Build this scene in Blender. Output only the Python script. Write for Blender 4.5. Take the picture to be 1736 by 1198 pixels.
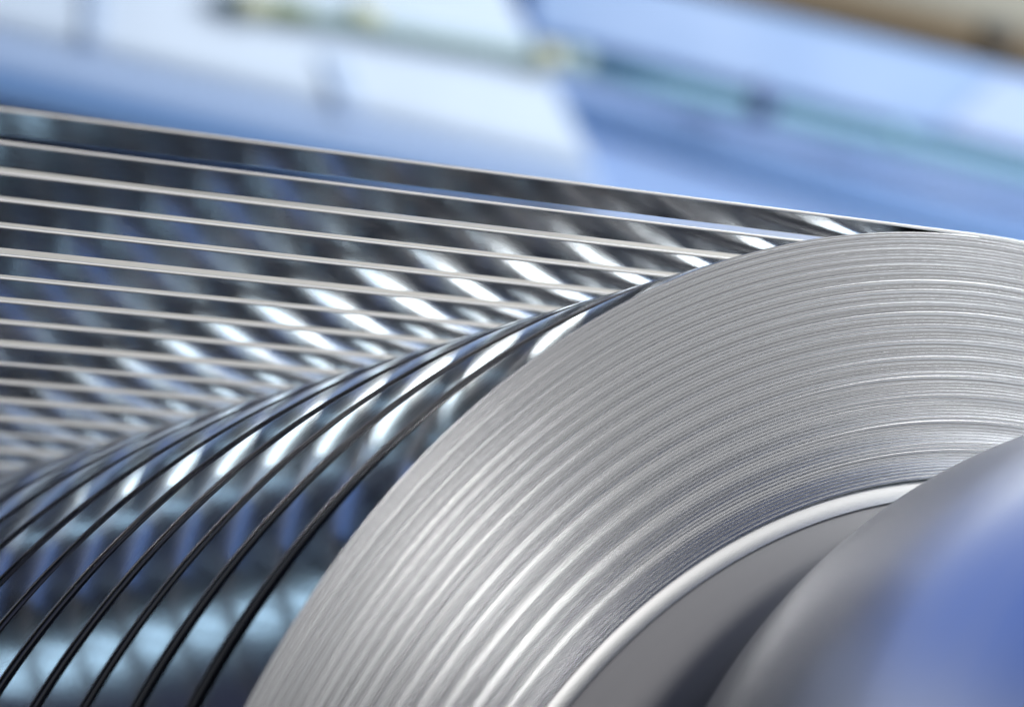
import bpy, math, random
import numpy as np
from mathutils import Matrix, Vector

for o in list(bpy.data.objects):
    bpy.data.objects.remove(o)
SC = bpy.context.scene
COL = SC.collection
R = 0.5                                   # outer radius of a coil, metres
# ------------------------------------------------------------------ camera
cd = bpy.data.cameras.new('camera')
cam = bpy.data.objects.new('camera', cd)
COL.objects.link(cam)
cd.sensor_fit = 'HORIZONTAL'
cd.sensor_width = 36.0
cd.lens = 147.05
cd.clip_start = 0.02
cd.clip_end = 200
ROT = ((0.7724461195628167, -0.18607534991713423, -0.6072091538552121),
       (-0.6343718382222905, -0.18092132402933758, -0.7515582781008694),
       (0.029989385502519398, 0.9657346626608613, -0.2577929364674172))
CAM = Vector((-2.6533392 * R, -2.4948177 * R, -0.0687440 * R))
cam.matrix_world = Matrix.Translation(CAM) @ Matrix(ROT).to_4x4()
cd.dof.use_dof = True
cd.dof.focus_distance = 3.55 * R
cd.dof.aperture_fstop = 7.0
cd.dof.aperture_blades = 0
SC.camera = cam

# ------------------------------------------------------------------ world
w = bpy.data.worlds.new('World')
SC.world = w
w.use_nodes = True
nt = w.node_tree
nt.nodes.clear()
wo = nt.nodes.new('ShaderNodeOutputWorld')
bg = nt.nodes.new('ShaderNodeBackground')
tc = nt.nodes.new('ShaderNodeTexCoord')
sx = nt.nodes.new('ShaderNodeSeparateXYZ')
rp = nt.nodes.new('ShaderNodeValToRGB')
mp = nt.nodes.new('ShaderNodeMapRange')
mp.inputs[1].default_value = -1
mp.inputs[2].default_value = 1
nt.links.new(tc.outputs['Generated'], sx.inputs[0])
nt.links.new(sx.outputs[2], mp.inputs[0])
nt.links.new(mp.outputs[0], rp.inputs[0])
mx = nt.nodes.new('ShaderNodeMapRange')   # dims the world to the left, shaped to keep coil gaps dark
mx.inputs[1].default_value = -0.8
mx.inputs[2].default_value = -0.2
mx.inputs[3].default_value = 0.15
mx.inputs[4].default_value = 1.1
nt.links.new(sx.outputs[0], mx.inputs[0])
my = nt.nodes.new('ShaderNodeMapRange')   # dims it towards the camera, shaped to spare gaps and coil face
my.inputs[1].default_value = -0.3
my.inputs[2].default_value = 0.25
my.inputs[3].default_value = 0.06
my.inputs[4].default_value = 1.0
nt.links.new(sx.outputs[1], my.inputs[0])
mm = nt.nodes.new('ShaderNodeMath')
mm.operation = 'MULTIPLY'
nt.links.new(mx.outputs[0], mm.inputs[0])
nt.links.new(my.outputs[0], mm.inputs[1])
nt.links.new(mm.outputs[0], bg.inputs[1])
nt.links.new(rp.outputs[0], bg.inputs[0])
nt.links.new(bg.outputs[0], wo.inputs[0])
el = rp.color_ramp.elements                # dim below; pale band and blue top added for the hub's reflection
el[0].position = 0.45
el[0].color = (0.012, 0.012, 0.015, 1)
el[1].position = 1.0
el[1].color = (0.05, 0.11, 0.38, 1)
for p_, c_ in ((0.58, (0.05, 0.054, 0.065)), (0.69, (0.16, 0.17, 0.2)), (0.79, (0.82, 0.86, 0.93)), (0.88, (0.84, 0.90, 1.0)), (0.93, (0.06, 0.13, 0.42))):
    e_ = el.new(p_)
    e_.color = (*c_, 1)

# ------------------------------------------------------------------ lamps
def area(name, loc, aim, sx_, sy_, power, col=(1, 1, 1)):
    l = bpy.data.lights.new(name, 'AREA')
    l.shape = 'RECTANGLE'
    l.size, l.size_y = sx_, sy_
    l.energy = power
    l.color = col
    o = bpy.data.objects.new(name, l)
    COL.objects.link(o)
    o.location = loc
    d = Vector(aim) - Vector(loc)
    o.rotation_euler = d.to_track_quat('-Z', 'Y').to_euler()
    return o

FACE = Vector((-0.25, 0, 0.40))
area('fill_lamp', FACE + 4.0 * Vector((.62, -.75, .24)), FACE, 4.4, 2.8, 14.5, (0.99, 0.99, 0.99))
area('key_lamp', FACE + 3.5 * Vector((.27, -.78, .43)), FACE, 0.40, 0.40, 6.8, (1.0, 0.97, 0.95))
area('side_lamp', FACE + 3.5 * Vector((.66, -.50, .60)), FACE, 0.45, 0.45, 4)
area('hall_lamp', (7.5, -0.5, 5.0), (3.8, 5.4, 3.0), 6.0, 5.0, 730, (0.93, 0.97, 1.0))

# ------------------------------------------------------------------ render look
SC.view_settings.view_transform = 'Standard'
SC.view_settings.look = 'None'
SC.view_settings.exposure = 0.15
SC.view_settings.gamma = 1
cy = SC.cycles
cy.max_bounces = 16
cy.glossy_bounces = 14
cy.diffuse_bounces = 3
cy.sample_clamp_indirect = 4
cy.use_denoising = True
cy.denoising_input_passes = 'RGB_ALBEDO'
cy.use_adaptive_sampling = False
cy.blur_glossy = 0.6
cy.caustics_reflective = True

# ------------------------------------------------------------------ materials
def mat(name, base, metal=0.0, rough=0.5, build=None, spec=0.5):
    m = bpy.data.materials.new(name)
    m.use_nodes = True
    n = m.node_tree.nodes
    b = n['Principled BSDF']
    b.inputs['Base Color'].default_value = (*base, 1)
    b.inputs['Metallic'].default_value = metal
    b.inputs['Roughness'].default_value = rough
    b.inputs['Specular IOR Level'].default_value = spec
    if build:
        build(m.node_tree, b)
    return m

def noise_rough(scale_vec, lo, hi, bump=0.0, nscale=1.0):
    """stretched noise that varies the roughness (rolling grain, wipe marks)"""
    def f(t, b):
        tc = t.nodes.new('ShaderNodeTexCoord')
        mpg = t.nodes.new('ShaderNodeMapping')
        mpg.inputs['Scale'].default_value = scale_vec
        nz = t.nodes.new('ShaderNodeTexNoise')
        nz.inputs['Scale'].default_value = nscale
        nz.inputs['Detail'].default_value = 4
        mr = t.nodes.new('ShaderNodeMapRange')
        mr.inputs[1].default_value = 0.3
        mr.inputs[2].default_value = 0.7
        mr.inputs[3].default_value = lo
        mr.inputs[4].default_value = hi
        t.links.new(tc.outputs['Object'], mpg.inputs[0])
        t.links.new(mpg.outputs[0], nz.inputs['Vector'])
        t.links.new(nz.outputs['Fac'], mr.inputs[0])
        t.links.new(mr.outputs[0], b.inputs['Roughness'])
        if bump:
            bp = t.nodes.new('ShaderNodeBump')
            bp.inputs['Strength'].default_value = bump
            bp.inputs['Distance'].default_value = 0.0005
            t.links.new(nz.outputs['Fac'], bp.inputs['Height'])
            t.links.new(bp.outputs[0], b.inputs['Normal'])
    return f

def radial_streaks(lo, hi, freq, bump):
    """concentric turning marks: noise over the distance from the axis"""
    def f(t, b):
        tc = t.nodes.new('ShaderNodeTexCoord')
        sp = t.nodes.new('ShaderNodeSeparateXYZ')
        t.links.new(tc.outputs['Object'], sp.inputs[0])
        cb = t.nodes.new('ShaderNodeCombineXYZ')
        t.links.new(sp.outputs[0], cb.inputs[0])
        t.links.new(sp.outputs[2], cb.inputs[2])
        ln = t.nodes.new('ShaderNodeVectorMath')
        ln.operation = 'LENGTH'
        t.links.new(cb.outputs[0], ln.inputs[0])
        ad = t.nodes.new('ShaderNodeMath')
        t.links.new(ln.outputs['Value'], ad.inputs[0])
        t.links.new(sp.outputs[1], ad.inputs[1])
        nz = t.nodes.new('ShaderNodeTexNoise')
        nz.noise_dimensions = '1D'
        nz.inputs['Scale'].default_value = freq
        nz.inputs['Detail'].default_value = 5
        t.links.new(ad.outputs[0], nz.inputs['W'])
        mr = t.nodes.new('ShaderNodeMapRange')
        mr.inputs[1].default_value = 0.3
        mr.inputs[2].default_value = 0.7
        mr.inputs[3].default_value = lo
        mr.inputs[4].default_value = hi
        t.links.new(nz.outputs['Fac'], mr.inputs[0])
        t.links.new(mr.outputs[0], b.inputs['Roughness'])
        bp = t.nodes.new('ShaderNodeBump')
        bp.inputs['Strength'].default_value = bump
        bp.inputs['Distance'].default_value = 0.001
        t.links.new(nz.outputs['Fac'], bp.inputs['Height'])
        t.links.new(bp.outputs[0], b.inputs['Normal'])
    return f

M_STRIP = mat('rolled_steel', (0.92, 0.93, 0.94), 1.0, 0.05, noise_rough((3, 60, 3), 0.105, 0.125))
M_EDGE = mat('slit_edge_steel', (0.92, 0.92, 0.91), 1.0, 0.36)
M_REAR_SHADE = mat('rear_gap_shade', (0.10, 0.10, 0.11), 1.0, 0.45)  # shade between the coils, put into the colour of rear edges and faces
M_WRAP_SHADE = mat('wrap_edge_shade', (0.22, 0.22, 0.23), 1.0, 0.4)  # gap shade painted on the wrap edges of the back coils
M_LAYER = mat('wound_edge_steel', (0.72, 0.73, 0.745), 1.0, 0.22)
M_CORE = mat('core_sleeve_steel', (0.82, 0.83, 0.83), 1.0, 0.38)
M_PLATE = mat('mandrel_plate', (0.55, 0.55, 0.57), 0.3, 0.45, radial_streaks(0.42, 0.52, 40, 0.2))
M_HUB = mat('polished_hub', (0.90, 0.92, 0.95), 1.0, 0.25, radial_streaks(0.27, 0.36, 14, 0.0))
M_UNDERSIDE = mat('blue_underside_shade', (0.40, 0.55, 0.83), 0, 0.6)  # mid tone of the shading under the cabinet panel
M_WALL = mat('blue_wall', (0.24, 0.39, 0.72), 0, 0.6, noise_rough((2, 2, 2), 0.5, 0.7))
M_BEIGE = mat('beige_wall', (0.58, 0.55, 0.50), 0, 0.7, noise_rough((2, 2, 2), 0.6, 0.8))
M_PALE = mat('pale_panel', (0.58, 0.70, 0.87), 0, 0.5, noise_rough((2, 2, 2), 0.4, 0.6))
M_LAV = mat('lavender_panel', (0.25, 0.395, 0.68), 0, 0.5, noise_rough((2, 2, 2), 0.4, 0.6))
M_MID = mat('mid_pale_panel', (0.36, 0.48, 0.74), 0, 0.5)
M_POST = mat('blue_grey_post', (0.42, 0.57, 0.82), 0, 0.5)
M_TEAL = mat('teal_paint', (0.19, 0.42, 0.53), 0, 0.45)
M_GREEN = mat('pale_green_hose', (0.42, 0.58, 0.55), 0, 0.45)
M_YELL = mat('pale_yellow_clip', (0.72, 0.75, 0.52), 0, 0.5)
M_OLIVE = mat('olive_fitting', (0.30, 0.38, 0.20), 0, 0.5)
M_NAVY = mat('navy_knob', (0.02, 0.05, 0.20), 0, 0.5)
M_DEEP = mat('deep_blue_shade', (0.12, 0.28, 0.60), 0, 0.6)  # tone of the shaded groove and the cabinet's under-edge
M_BROWN = mat('brown_beam', (0.14, 0.098, 0.05), 0, 0.7, noise_rough((3, 3, 3), 0.6, 0.8))
M_STONE = mat('grey_beige_panel', (0.30, 0.29, 0.24), 0, 0.7)
M_DARK = mat('dark_bracket', (0.03, 0.025, 0.02), 0, 0.6)
M_FLOOR = mat('floor_paint', (0.055, 0.058, 0.10), 0, 0.5, noise_rough((4, 4, 4), 0.4, 0.6))

# ------------------------------------------------------------------ helpers
def obj(name, me, m, parent=None):
    if m is not None and not me.materials:
        me.materials.append(m)
    o = bpy.data.objects.new(name, me)
    COL.objects.link(o)
    if parent is not None:
        o.parent = parent
    return o

def thing(name, label, cat, loc=(0, 0, 0), group=None):
    o = bpy.data.objects.new(name, None)
    COL.objects.link(o)
    o.empty_display_size = 0.05
    o.location = loc
    tag(o, label, cat, group)
    return o

def tag(o, label, cat, group=None):
    o['label'] = label
    o['category'] = cat
    if group:
        o['group'] = group

def mesh_np(name, co, quads, smooth=True, mats=None):
    me = bpy.data.meshes.new(name)
    co = np.asarray(co, np.float32)
    quads = np.asarray(quads, np.int32)
    me.vertices.add(len(co))
    me.vertices.foreach_set('co', co.ravel())
    me.loops.add(quads.size)
    me.loops.foreach_set('vertex_index', quads.ravel())
    me.polygons.add(len(quads))
    me.polygons.foreach_set('loop_start', np.arange(0, quads.size, 4, dtype=np.int32))
    me.polygons.foreach_set('use_smooth', np.full(len(quads), smooth, dtype=bool))
    if mats is not None:
        me.polygons.foreach_set('material_index', np.asarray(mats, np.int32))
    me.update()
    me.validate()
    return me

def lathe(name, prof, seg=360, closed=False, y_wobble=None):
    """profile of (radius, y) turned about the Y axis"""
    prof = np.asarray(prof, float)
    n = len(prof)
    a = np.linspace(0, 2 * math.pi, seg, endpoint=False)
    co = np.zeros((seg, n, 3))
    co[:, :, 0] = prof[None, :, 0] * np.sin(a)[:, None]
    co[:, :, 2] = prof[None, :, 0] * np.cos(a)[:, None]
    co[:, :, 1] = prof[None, :, 1]
    if y_wobble is not None:
        co[:, :, 1] += y_wobble(a[:, None], prof[None, :, 0])
    i = np.arange(seg)
    j = np.arange(n if closed else n - 1)
    I, J = np.meshgrid(i, j, indexing='ij')
    I2 = (I + 1) % seg
    J2 = (J + 1) % n
    q = np.stack([I * n + J, I2 * n + J, I2 * n + J2, I * n + J2], -1).reshape(-1, 4)
    return mesh_np(name, co.reshape(-1, 3), q)

def box_mesh(name, sx_, sy_, sz_, bev=0.0, seg=3):
    import bmesh
    bm = bmesh.new()
    bmesh.ops.create_cube(bm, size=1)
    bmesh.ops.scale(bm, vec=(sx_, sy_, sz_), verts=bm.verts)
    if bev:
        bmesh.ops.bevel(bm, geom=bm.edges[:], offset=bev, segments=seg, profile=0.5, affect='EDGES')
    me = bpy.data.meshes.new(name)
    bm.to_mesh(me)
    bm.free()
    return me

def prism_mesh(name, poly, y0, y1, bev=0.0):
    """outline in (u, z), extruded between two depths, edges rounded"""
    import bmesh
    bm = bmesh.new()
    va = [bm.verts.new((u, y0, z)) for u, z in poly]
    vb = [bm.verts.new((u, y1, z)) for u, z in poly]
    n = len(poly)
    bm.faces.new(va)
    bm.faces.new(vb[::-1])
    for i in range(n):
        bm.faces.new((va[i], vb[i], vb[(i + 1) % n], va[(i + 1) % n]))
    bmesh.ops.recalc_face_normals(bm, faces=bm.faces)
    if bev:
        bmesh.ops.bevel(bm, geom=bm.edges[:], offset=bev, segments=5, profile=0.5, affect='EDGES')
    me = bpy.data.meshes.new(name)
    bm.to_mesh(me)
    bm.free()
    for p in me.polygons:
        p.use_smooth = bev > 0
    return me

# ------------------------------------------------------------------ setting: floor and hall wall
fl = obj('floor', mesh_np('floor', [(-30, -30, -1.2), (30, -30, -1.2), (30, 30, -1.2), (-30, 30, -1.2)], [(0, 1, 2, 3)], False), M_FLOOR)
fl['kind'] = 'structure'
WR = Matrix.Rotation(math.radians(-5), 4, 'Z')
WO = Vector((4.5, 5.5, 0))
def wall_place(o, u, z, off=0.0):          # a point on the hall wall, off = metres towards the coils
    o.matrix_world = Matrix.Translation(WO) @ WR @ Matrix.Translation((u, -off, z))
    return o

def wall_part(name, u0, u1, z0, z1, off, thick, m):
    o = wall_place(obj(name, box_mesh(name, u1 - u0, thick, z1 - z0), m), (u0 + u1) / 2, (z0 + z1) / 2, off - thick / 2)
    o['kind'] = 'structure'
    return o
M_CARD = mat('blue_mirror_card', (0.16, 0.30, 0.72), 0, 0.6)  # colour of the unseen card mirrored in rims and strips
M_GREYWALL = mat('grey_wall', (0.06, 0.06, 0.065), 0, 0.6, noise_rough((2, 2, 2), 0.5, 0.7))
wall_part('hall_wall', -16, 16, -1.3, 7.0, -0.2, 0.2, M_GREYWALL)
bw = wall_place(obj('beige_wall', prism_mesh('beige_wall', [(-3, 1.2), (8, 1.2), (8, 2.79), (1.0, 2.775), (-0.4, 2.60), (-1.2, 2.50), (-3, 2.42)], -0.004, 0.12), M_BEIGE), 0, 0)
bw['kind'] = 'structure'
wall_part('blue_wall', -3.0, 8, 2.572, 3.7, -0.003, 0.1, M_WALL)
wall_part('high_mirror_card', -4.4, -3.5, 3.8, 5.2, -0.05, 0.1, M_CARD)  # unseen blue card, added for the rims and strips to mirror
def glow(name, col, st):  # emission for out-of-view cards added to feed the steel's reflections
    m = bpy.data.materials.new(name)
    m.use_nodes = True
    b = m.node_tree.nodes['Principled BSDF']
    b.inputs['Base Color'].default_value = (0.05, 0.05, 0.05, 1)
    b.inputs['Emission Color'].default_value = (*col, 1)
    b.inputs['Emission Strength'].default_value = st
    m.cycles.emission_sampling = 'NONE'
    return m
M_GLOW = glow('white_glow', (0.92, 0.98, 1.0), 4.6)
M_GLOW_PALE = glow('pale_glow', (0.76, 0.91, 1.0), 3.0)
M_GLOW_BLUE = glow('blue_glow', (0.45, 0.68, 0.88), 1.75)
wall_part('low_glow_card', -10.0, -7.4, -1.15, 0.50, -0.02, 0.06, M_GLOW_BLUE)  # unseen glowing card, added for pale blue patches on the lower rims
M_GLOW_DIM = glow('dim_glow', (0.55, 0.72, 0.95), 0.6)
for ua, ub, za, zb, m_ in ((-3.45, -2.95, 3.70, 4.70, M_GLOW_DIM), (-2.90, -2.15, 3.30, 4.55, M_GLOW_PALE), (-2.08, -1.20, 3.24, 4.3, M_GLOW), (-1.13, -0.05, 3.30, 4.0, M_GLOW), (0.0, 3.0, 3.79, 5.0, M_GLOW_PALE)):
    wall_part('high_glow_card', ua, ub, za, zb, -0.02, 0.06, m_)  # unseen glowing cards, added for bright reflections in strips, rims and hub

# ------------------------------------------------------------------ background things on the wall
cab = thing('cabinet', 'large blurred pale blue-white cabinet with a slanted right end, upper left', 'cabinet')
wall_place(cab, 0, 0, 0)
obj('panel', prism_mesh('panel', [(-4, 2.705), (-0.19, 2.705), (-0.49, 3.13), (-0.52, 3.19), (-4, 3.19)], -0.10, -0.005, 0.03), M_PALE, cab)
obj('underside_shade', prism_mesh('underside_shade', [(-4, 2.630), (-0.17, 2.645), (-0.18, 2.703), (-4, 2.703)], -0.085, -0.005, 0.015), M_UNDERSIDE, cab)  # blue band painting the shading under the panel's edge
obj('deep_underside_shade', prism_mesh('deep_underside_shade', [(-4, 2.565), (-0.9, 2.585), (-0.17, 2.638), (-0.17, 2.643), (-4, 2.628)], -0.075, -0.005, 0.004), M_DEEP, cab)  # darker foot of that painted shading
for u0, z0, u1, z1, hw_ in ((-1.48, 3.18, -1.468, 2.72, 0.020), (-0.90, 2.81, -0.85, 2.71, 0.032)):
    obj('post', prism_mesh('post', [(u0 - hw_, z0), (u0 + hw_, z0), (u1 + hw_, z1), (u1 - hw_, z1)], -0.112, -0.098), M_POST, cab)

pan = wall_place(obj('wall_panel', prism_mesh('wall_panel', [(-0.36, 3.01), (2.6, 3.02), (2.6, 3.262), (-0.36, 3.19)], -0.05, -0.004, 0.015), M_LAV), 0, 0)
tag(pan, 'blurred lavender-blue panel between the teal pipe and the brown beam', 'panel')
pan2 = wall_place(obj('wall_panel', prism_mesh('wall_panel', [(0.80, 3.03), (2.6, 3.03), (2.6, 3.20), (0.98, 3.20)], -0.06, -0.052, 0.004), M_MID), 0, 0)
tag(pan2, 'blurred near-white panel at the right edge below the brown beam', 'panel')
shade_band = wall_place(obj('shade_band', prism_mesh('shade_band', [(-0.27, 2.885), (0.62, 2.835), (2.6, 2.80), (2.6, 2.76), (0.62, 2.79), (-0.25, 2.835)], -0.03, -0.003, 0.01), M_DEEP), 0, 0)  # dark band standing for the shadow in a recessed channel
tag(shade_band, 'blurred dark blue band below the teal pipe, the shade of a groove', 'shade_band')

pipe = thing('pipe', 'blurred straight teal pipe with a dark navy knob, right of the pale cabinet', 'pipe')
wall_place(pipe, 0.072, 2.930, 0.13)
def rod(name, u0, u1, z0, z1, rad, m, parent, seg=20):
    a = np.linspace(0, 2 * math.pi, seg, endpoint=False)
    co = []
    n = 12
    for k in range(n + 1):
        t = k / n
        rr = rad * (0.001 if k in (0, n) else 1)
        tt = 0.001 if k == 0 else (0.999 if k == n else (k - 1) / (n - 2))
        for s in a:
            co.append((u0 + (u1 - u0) * tt, rr * math.sin(s), z0 + (z1 - z0) * tt + rr * math.cos(s)))
    q = [(k * seg + i, k * seg + (i + 1) % seg, (k + 1) * seg + (i + 1) % seg, (k + 1) * seg + i) for k in range(n) for i in range(seg)]
    return obj(name, mesh_np(name, co, q), m, parent)
rod('tube', -0.35, 2.2, -0.006, 0.022, 0.024, M_TEAL, pipe)
rod('bracket', -0.40, -0.345, 0.002, 0.002, 0.030, M_GREEN, pipe)
kn = rod('knob', 0.10, 0.156, 0.007, 0.007, 0.038, M_NAVY, pipe)
rod('knob_stem', 0.115, 0.14, 0.035, 0.06, 0.012, M_NAVY, pipe)
rod('coupling', 0.50, 0.545, 0.012, 0.012, 0.031, M_TEAL, pipe)
hose = thing('hose', 'blurred pale green hose with yellowish clips in front of the pale cabinet', 'hose')
wall_place(hose, 0.072, 2.902, 0.13)
rod('tube', -1.26, -0.40, -0.030, 0.024, 0.019, M_GREEN, hose)
for u, z in ((-1.19, -0.026), (-0.915, 0.012), (-0.45, 0.024)):
    rod('clip', u - 0.03, u + 0.03, z, z, 0.029, M_YELL, hose)
rod('fitting', -1.16, -1.06, -0.02, -0.015, 0.024, M_OLIVE, hose)

beam = thing('beam', 'blurred brown horizontal beam in the top right corner', 'beam')
wall_place(beam, 0, 0, 0)
obj('beam_body', prism_mesh('beam_body', [(0.02, 3.204), (3.0, 3.308), (3.0, 3.38), (0.02, 3.29)], -0.07, 0.1, 0.012), M_BROWN, beam)
obj('cap_board', prism_mesh('cap_board', [(0.35, 3.302), (3.0, 3.382), (3.0, 3.75), (0.35, 3.75)], -0.06, 0.1, 0.012), M_STONE, beam)
obj('bracket', prism_mesh('bracket', [(0.91, 3.262), (1.0, 3.265), (1.0, 3.318), (0.91, 3.315)], -0.1, -0.072, 0.012), M_DARK, beam)

# ------------------------------------------------------------------ the coils
PITCH = 0.0824274 * R
GAP = 0.255 * PITCH
WID = PITCH - GAP                          # width of a strip
TH = 0.0028 * R                            # thickness of a strip
THETA = 0.116769                           # the strips leave the coils dipping this much to the left
R_IN = 0.784 * R
NCOIL = 19

def strip_mesh(length, seed):
    """one strip: the outermost wrap of the coil and the run that leaves it at the top; x-section has rounded slit edges"""
    e = TH * 0.16
    b = e * 2.2
    sec = [(0, e), (0, TH - e), (e * .35, TH - e * .3), (e * 1.2, TH), (b, TH), (WID - b, TH), (WID - e * 1.2, TH), (WID - e * .35, TH - e * .3), (WID, TH - e),
           (WID, e), (WID - e * .35, e * .3), (WID - e * 1.2, 0), (WID - b, 0), (b, 0), (e * 1.2, 0), (e * .35, e * .3)]
    pts, nrm = [], []
    nA = 420
    for k in range(nA + 1):                # clockwise seen from the camera: from just left of the tangent point, once round
        a = -THETA + 2 * math.pi * (1 - k / nA)
        r = R - TH * (1 - k / nA)
        pts.append((r * math.sin(a), r * math.cos(a)))
        nrm.append((math.sin(a), math.cos(a)))
    T = pts[-1]
    nS = 60
    for k in range(1, nS + 1):
        s = length * k / nS
        pts.append((T[0] - math.cos(THETA) * s, T[1] - math.sin(THETA) * s))
        nrm.append((-math.sin(THETA), math.cos(THETA)))
    co = []
    for (px, pz), (nx, nz) in zip(pts, nrm):
        for y, h in sec:
            co.append((px + nx * h, y, pz + nz * h))
    n = len(sec)
    K = len(pts)
    q, mi = [], []
    for k in range(K - 1):
        for j in range(n):
            q.append((k * n + j, k * n + (j + 1) % n, (k + 1) * n + (j + 1) % n, (k + 1) * n + j))
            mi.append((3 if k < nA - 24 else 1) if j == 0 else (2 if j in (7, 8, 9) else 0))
    return mesh_np('strip', co, q, True, mi)

strip_me = strip_mesh(3.6 * R, 1)
strip_me.materials.append(M_STRIP)
strip_me.materials.append(M_EDGE)
strip_me.materials.append(M_REAR_SHADE)
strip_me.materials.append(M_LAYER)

back_strip_me = strip_me.copy()              # wrap edges further back are coloured dark, standing in for gap shade
back_strip_me.materials[3] = M_WRAP_SHADE

# front coil: every wrap of the strip is there, telescoped in waves as it was wound
rng = np.random.default_rng(7)
NL = int(round((R - TH - R_IN) / TH))
def layer_profile():
    prof = []
    ph = 0.0
    walk = 0.0
    for i in range(NL):                    # i = 0 is the outermost wrap
        r1 = R - TH * 1.02 - i * TH
        r0 = r1 - TH
        u = i / NL
        per = 2.3 + 8.5 * u ** 1.5        # wraps per wave, longer towards the core
        ph += 2 * math.pi / per
        amp = TH * (0.16 + 0.55 * u)
        walk = 0.8 * walk + rng.normal() * TH * 0.03
        yo = amp * math.sin(ph) + walk + rng.normal() * TH * 0.03
        slope = TH * (0.045 + 0.105 * u) * math.cos(ph) + rng.normal() * TH * 0.035   # tilt of this wrap's cut edge
        g = TH * 0.20
        yo = -abs(0) + yo
        for f, d in ((0.99, g * 0.8), (0.94, g * 0.25), (0.82, 0.0), (0.50, 0.0), (0.18, 0.0), (0.06, g * 0.25), (0.01, g * 0.8)):
            prof.append((r0 + (r1 - r0) * f, yo + d + slope * (f - 0.5)))
    return prof

def spiral_front(seg=720):
    lp = layer_profile()
    n = 1 + len(lp) + 2 + 1
    pr = np.array(lp).reshape(NL, 7, 2)
    f = np.linspace(0, 1, seg + 1)
    prev = np.concatenate([pr[:1] + np.array([TH, 0]), pr[:-1]], 0)          # the wrap outside this one: one turn on, a wrap becomes it
    lay_ = pr[None] + (prev - pr)[None] * f[:, None, None, None]             # seg+1, NL, 7, 2
    lay_ = lay_.reshape(seg + 1, NL * 7, 2)
    first = np.stack([lay_[:, 0, 0] + TH * 0.02, np.full(seg + 1, WID - 0.0004)], -1)[:, None]
    last = np.stack([lay_[:, -1, 0] - 0.0003, np.full(seg + 1, 0.0008)], -1)[:, None]
    last2 = np.stack([lay_[:, -1, 0] - 0.0003, np.full(seg + 1, WID)], -1)[:, None]
    P = np.concatenate([first, lay_, last, last2], 1)
    n = P.shape[1]
    a = -THETA - 2 * math.pi * f
    co = np.stack([P[:, :, 0] * np.sin(a)[:, None], P[:, :, 1], P[:, :, 0] * np.cos(a)[:, None]], -1)
    I, J = np.meshgrid(np.arange(seg), np.arange(n), indexing='ij')
    J2 = (J + 1) % n
    q = np.stack([I * n + J, I * n + J2, (I + 1) * n + J2, (I + 1) * n + J], -1).reshape(-1, 4)
    return mesh_np('wound_layers', co.reshape(-1, 3), q), n
front_me, front_n = spiral_front()

def back_profile():
    prof = [(R - TH * 0.88, WID - 0.0006), (R - TH * 0.88, 0.0006)]
    n = 26
    for i in range(n):
        r1 = R - TH * 0.9 - (R * 0.214) * i / n
        r0 = R - TH * 0.9 - (R * 0.214) * (i + 1) / n
        yo = rng.normal() * TH * 0.2
        prof += [(r1 - 1e-4, TH * 0.4 + yo), (r1 - TH * 0.4, yo), (r0 + TH * 0.4, yo), (r0 + 1e-4, TH * 0.4 + yo)]
    prof += [(R_IN, 0.001), (R_IN, WID)]
    return prof
back_prof = back_profile()
back_me = lathe('wound_layers', back_prof, 256, closed=True)
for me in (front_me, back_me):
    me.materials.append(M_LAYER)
    me.materials.append(M_REAR_SHADE)
    npf = front_n if me is front_me else len(back_prof)   # the rear face of a coil gets the painted gap shade
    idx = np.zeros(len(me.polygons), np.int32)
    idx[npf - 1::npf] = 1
    me.polygons.foreach_set('material_index', idx)

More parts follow.
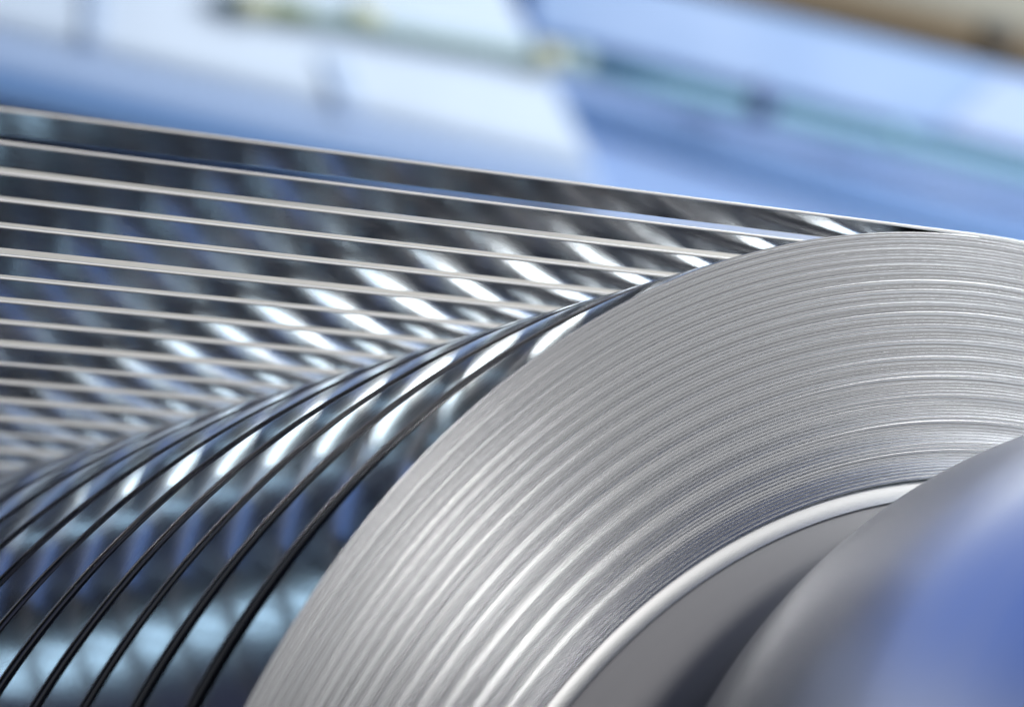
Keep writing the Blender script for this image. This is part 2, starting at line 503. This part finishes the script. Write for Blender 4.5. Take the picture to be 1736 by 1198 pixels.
ORD = ['second', 'third', 'fourth', 'fifth', 'sixth', 'seventh', 'eighth', 'ninth', 'tenth', 'eleventh', 'twelfth', 'thirteenth', 'fourteenth',
       'fifteenth', 'sixteenth', 'seventeenth', 'eighteenth', 'nineteenth', 'twentieth', 'twenty-first', 'twenty-second']
GROUP = 'slit steel coils side by side on the mandrel'
root = thing('steel_coil', 'frontmost steel coil showing its broad grey face of finely wound layers', 'coil', (0, -0.05 * PITCH, 0), GROUP)
lay = obj('wound_layers', front_me, None, root)
lay['kind'] = 'stuff'
s0 = obj('strip', strip_me, None, root)
jit = random.Random(3)
proto = None
for k in range(1, NCOIL):
    if proto is None:
        c = thing('steel_coil', '', 'coil', (0, 0, 0), GROUP)
        b = obj('wound_layers', back_me, None, c)
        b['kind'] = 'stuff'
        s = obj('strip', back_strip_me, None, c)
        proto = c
    else:
        c = proto.copy()
        COL.objects.link(c)
        for ch in proto.children:
            d = ch.copy()
            COL.objects.link(d)
            d.parent = c
    c.location = (0, k * PITCH + jit.uniform(-1, 1) * 0.0006, 0)
    c.rotation_euler = (0, jit.uniform(-1, 1) * 0.0022, jit.uniform(-1, 1) * 0.0012)
    c['label'] = 'mirror-bright narrow steel coil with its strip, %s counting back from the grey-faced front coil' % ORD[k - 1]

# ------------------------------------------------------------------ mandrel
man = thing('mandrel', 'turned grey mandrel with polished rounded hub inside the front coil, lower right', 'mandrel')
y0 = -0.028 * R
ri = R_IN - 0.0006
sleeve = [(ri - 0.0100, 0.02), (ri + 0.0004, 0.02), (ri + 0.0004, 0.0), (ri, -0.0005), (ri - 0.0006, -0.0008), (ri - 0.0072, -0.0021), (ri - 0.0076, -0.0020), (ri - 0.0079, 0.001), (ri - 0.0100, 0.006)]
obj('core_sleeve', lathe('core_sleeve', sleeve, 480, True), M_CORE, man)
pr = ri - 0.0077
plate = [(pr, 0.03), (pr, -0.0012), (pr - 0.001, -0.0016), (0.62 * R, -0.012), (0.30 * R, -0.018)]
obj('end_plate', lathe('end_plate', plate, 480), M_PLATE, man)
obj('shaft', lathe('shaft', [(0.70 * R, 0.03), (0.70 * R, (NCOIL + 0.5) * PITCH), (0.1, (NCOIL + 0.5) * PITCH)], 128), M_PLATE, man)
hub = [(0.715, -0.026), (0.74, -0.034), (0.76, -0.05), (0.778, -0.075), (0.790, -0.11), (0.796, -0.15), (0.794, -0.2), (0.782, -0.28), (0.757, -0.38), (0.715, -0.5), (0.65, -0.62), (0.56, -0.72), (0.42, -0.82), (0.2, -0.88), (0.0001, -0.9)]
# smooth the hub outline
hp = np.array(hub) * R
t = np.arange(len(hp))
tt = np.linspace(0, len(hp) - 1, 90)
hp = np.stack([np.interp(tt, t, hp[:, 0]), np.interp(tt, t, hp[:, 1])], 1)
for _ in range(6):
    hp[1:-1] = 0.25 * hp[:-2] + 0.5 * hp[1:-1] + 0.25 * hp[2:]
hub_o = obj('hub', lathe('hub', hp, 360), M_HUB, man)
hub_o.location = (0.085 * R, 0, 0.12 * R)
hub_o.scale = (0.90, 1, 0.90)
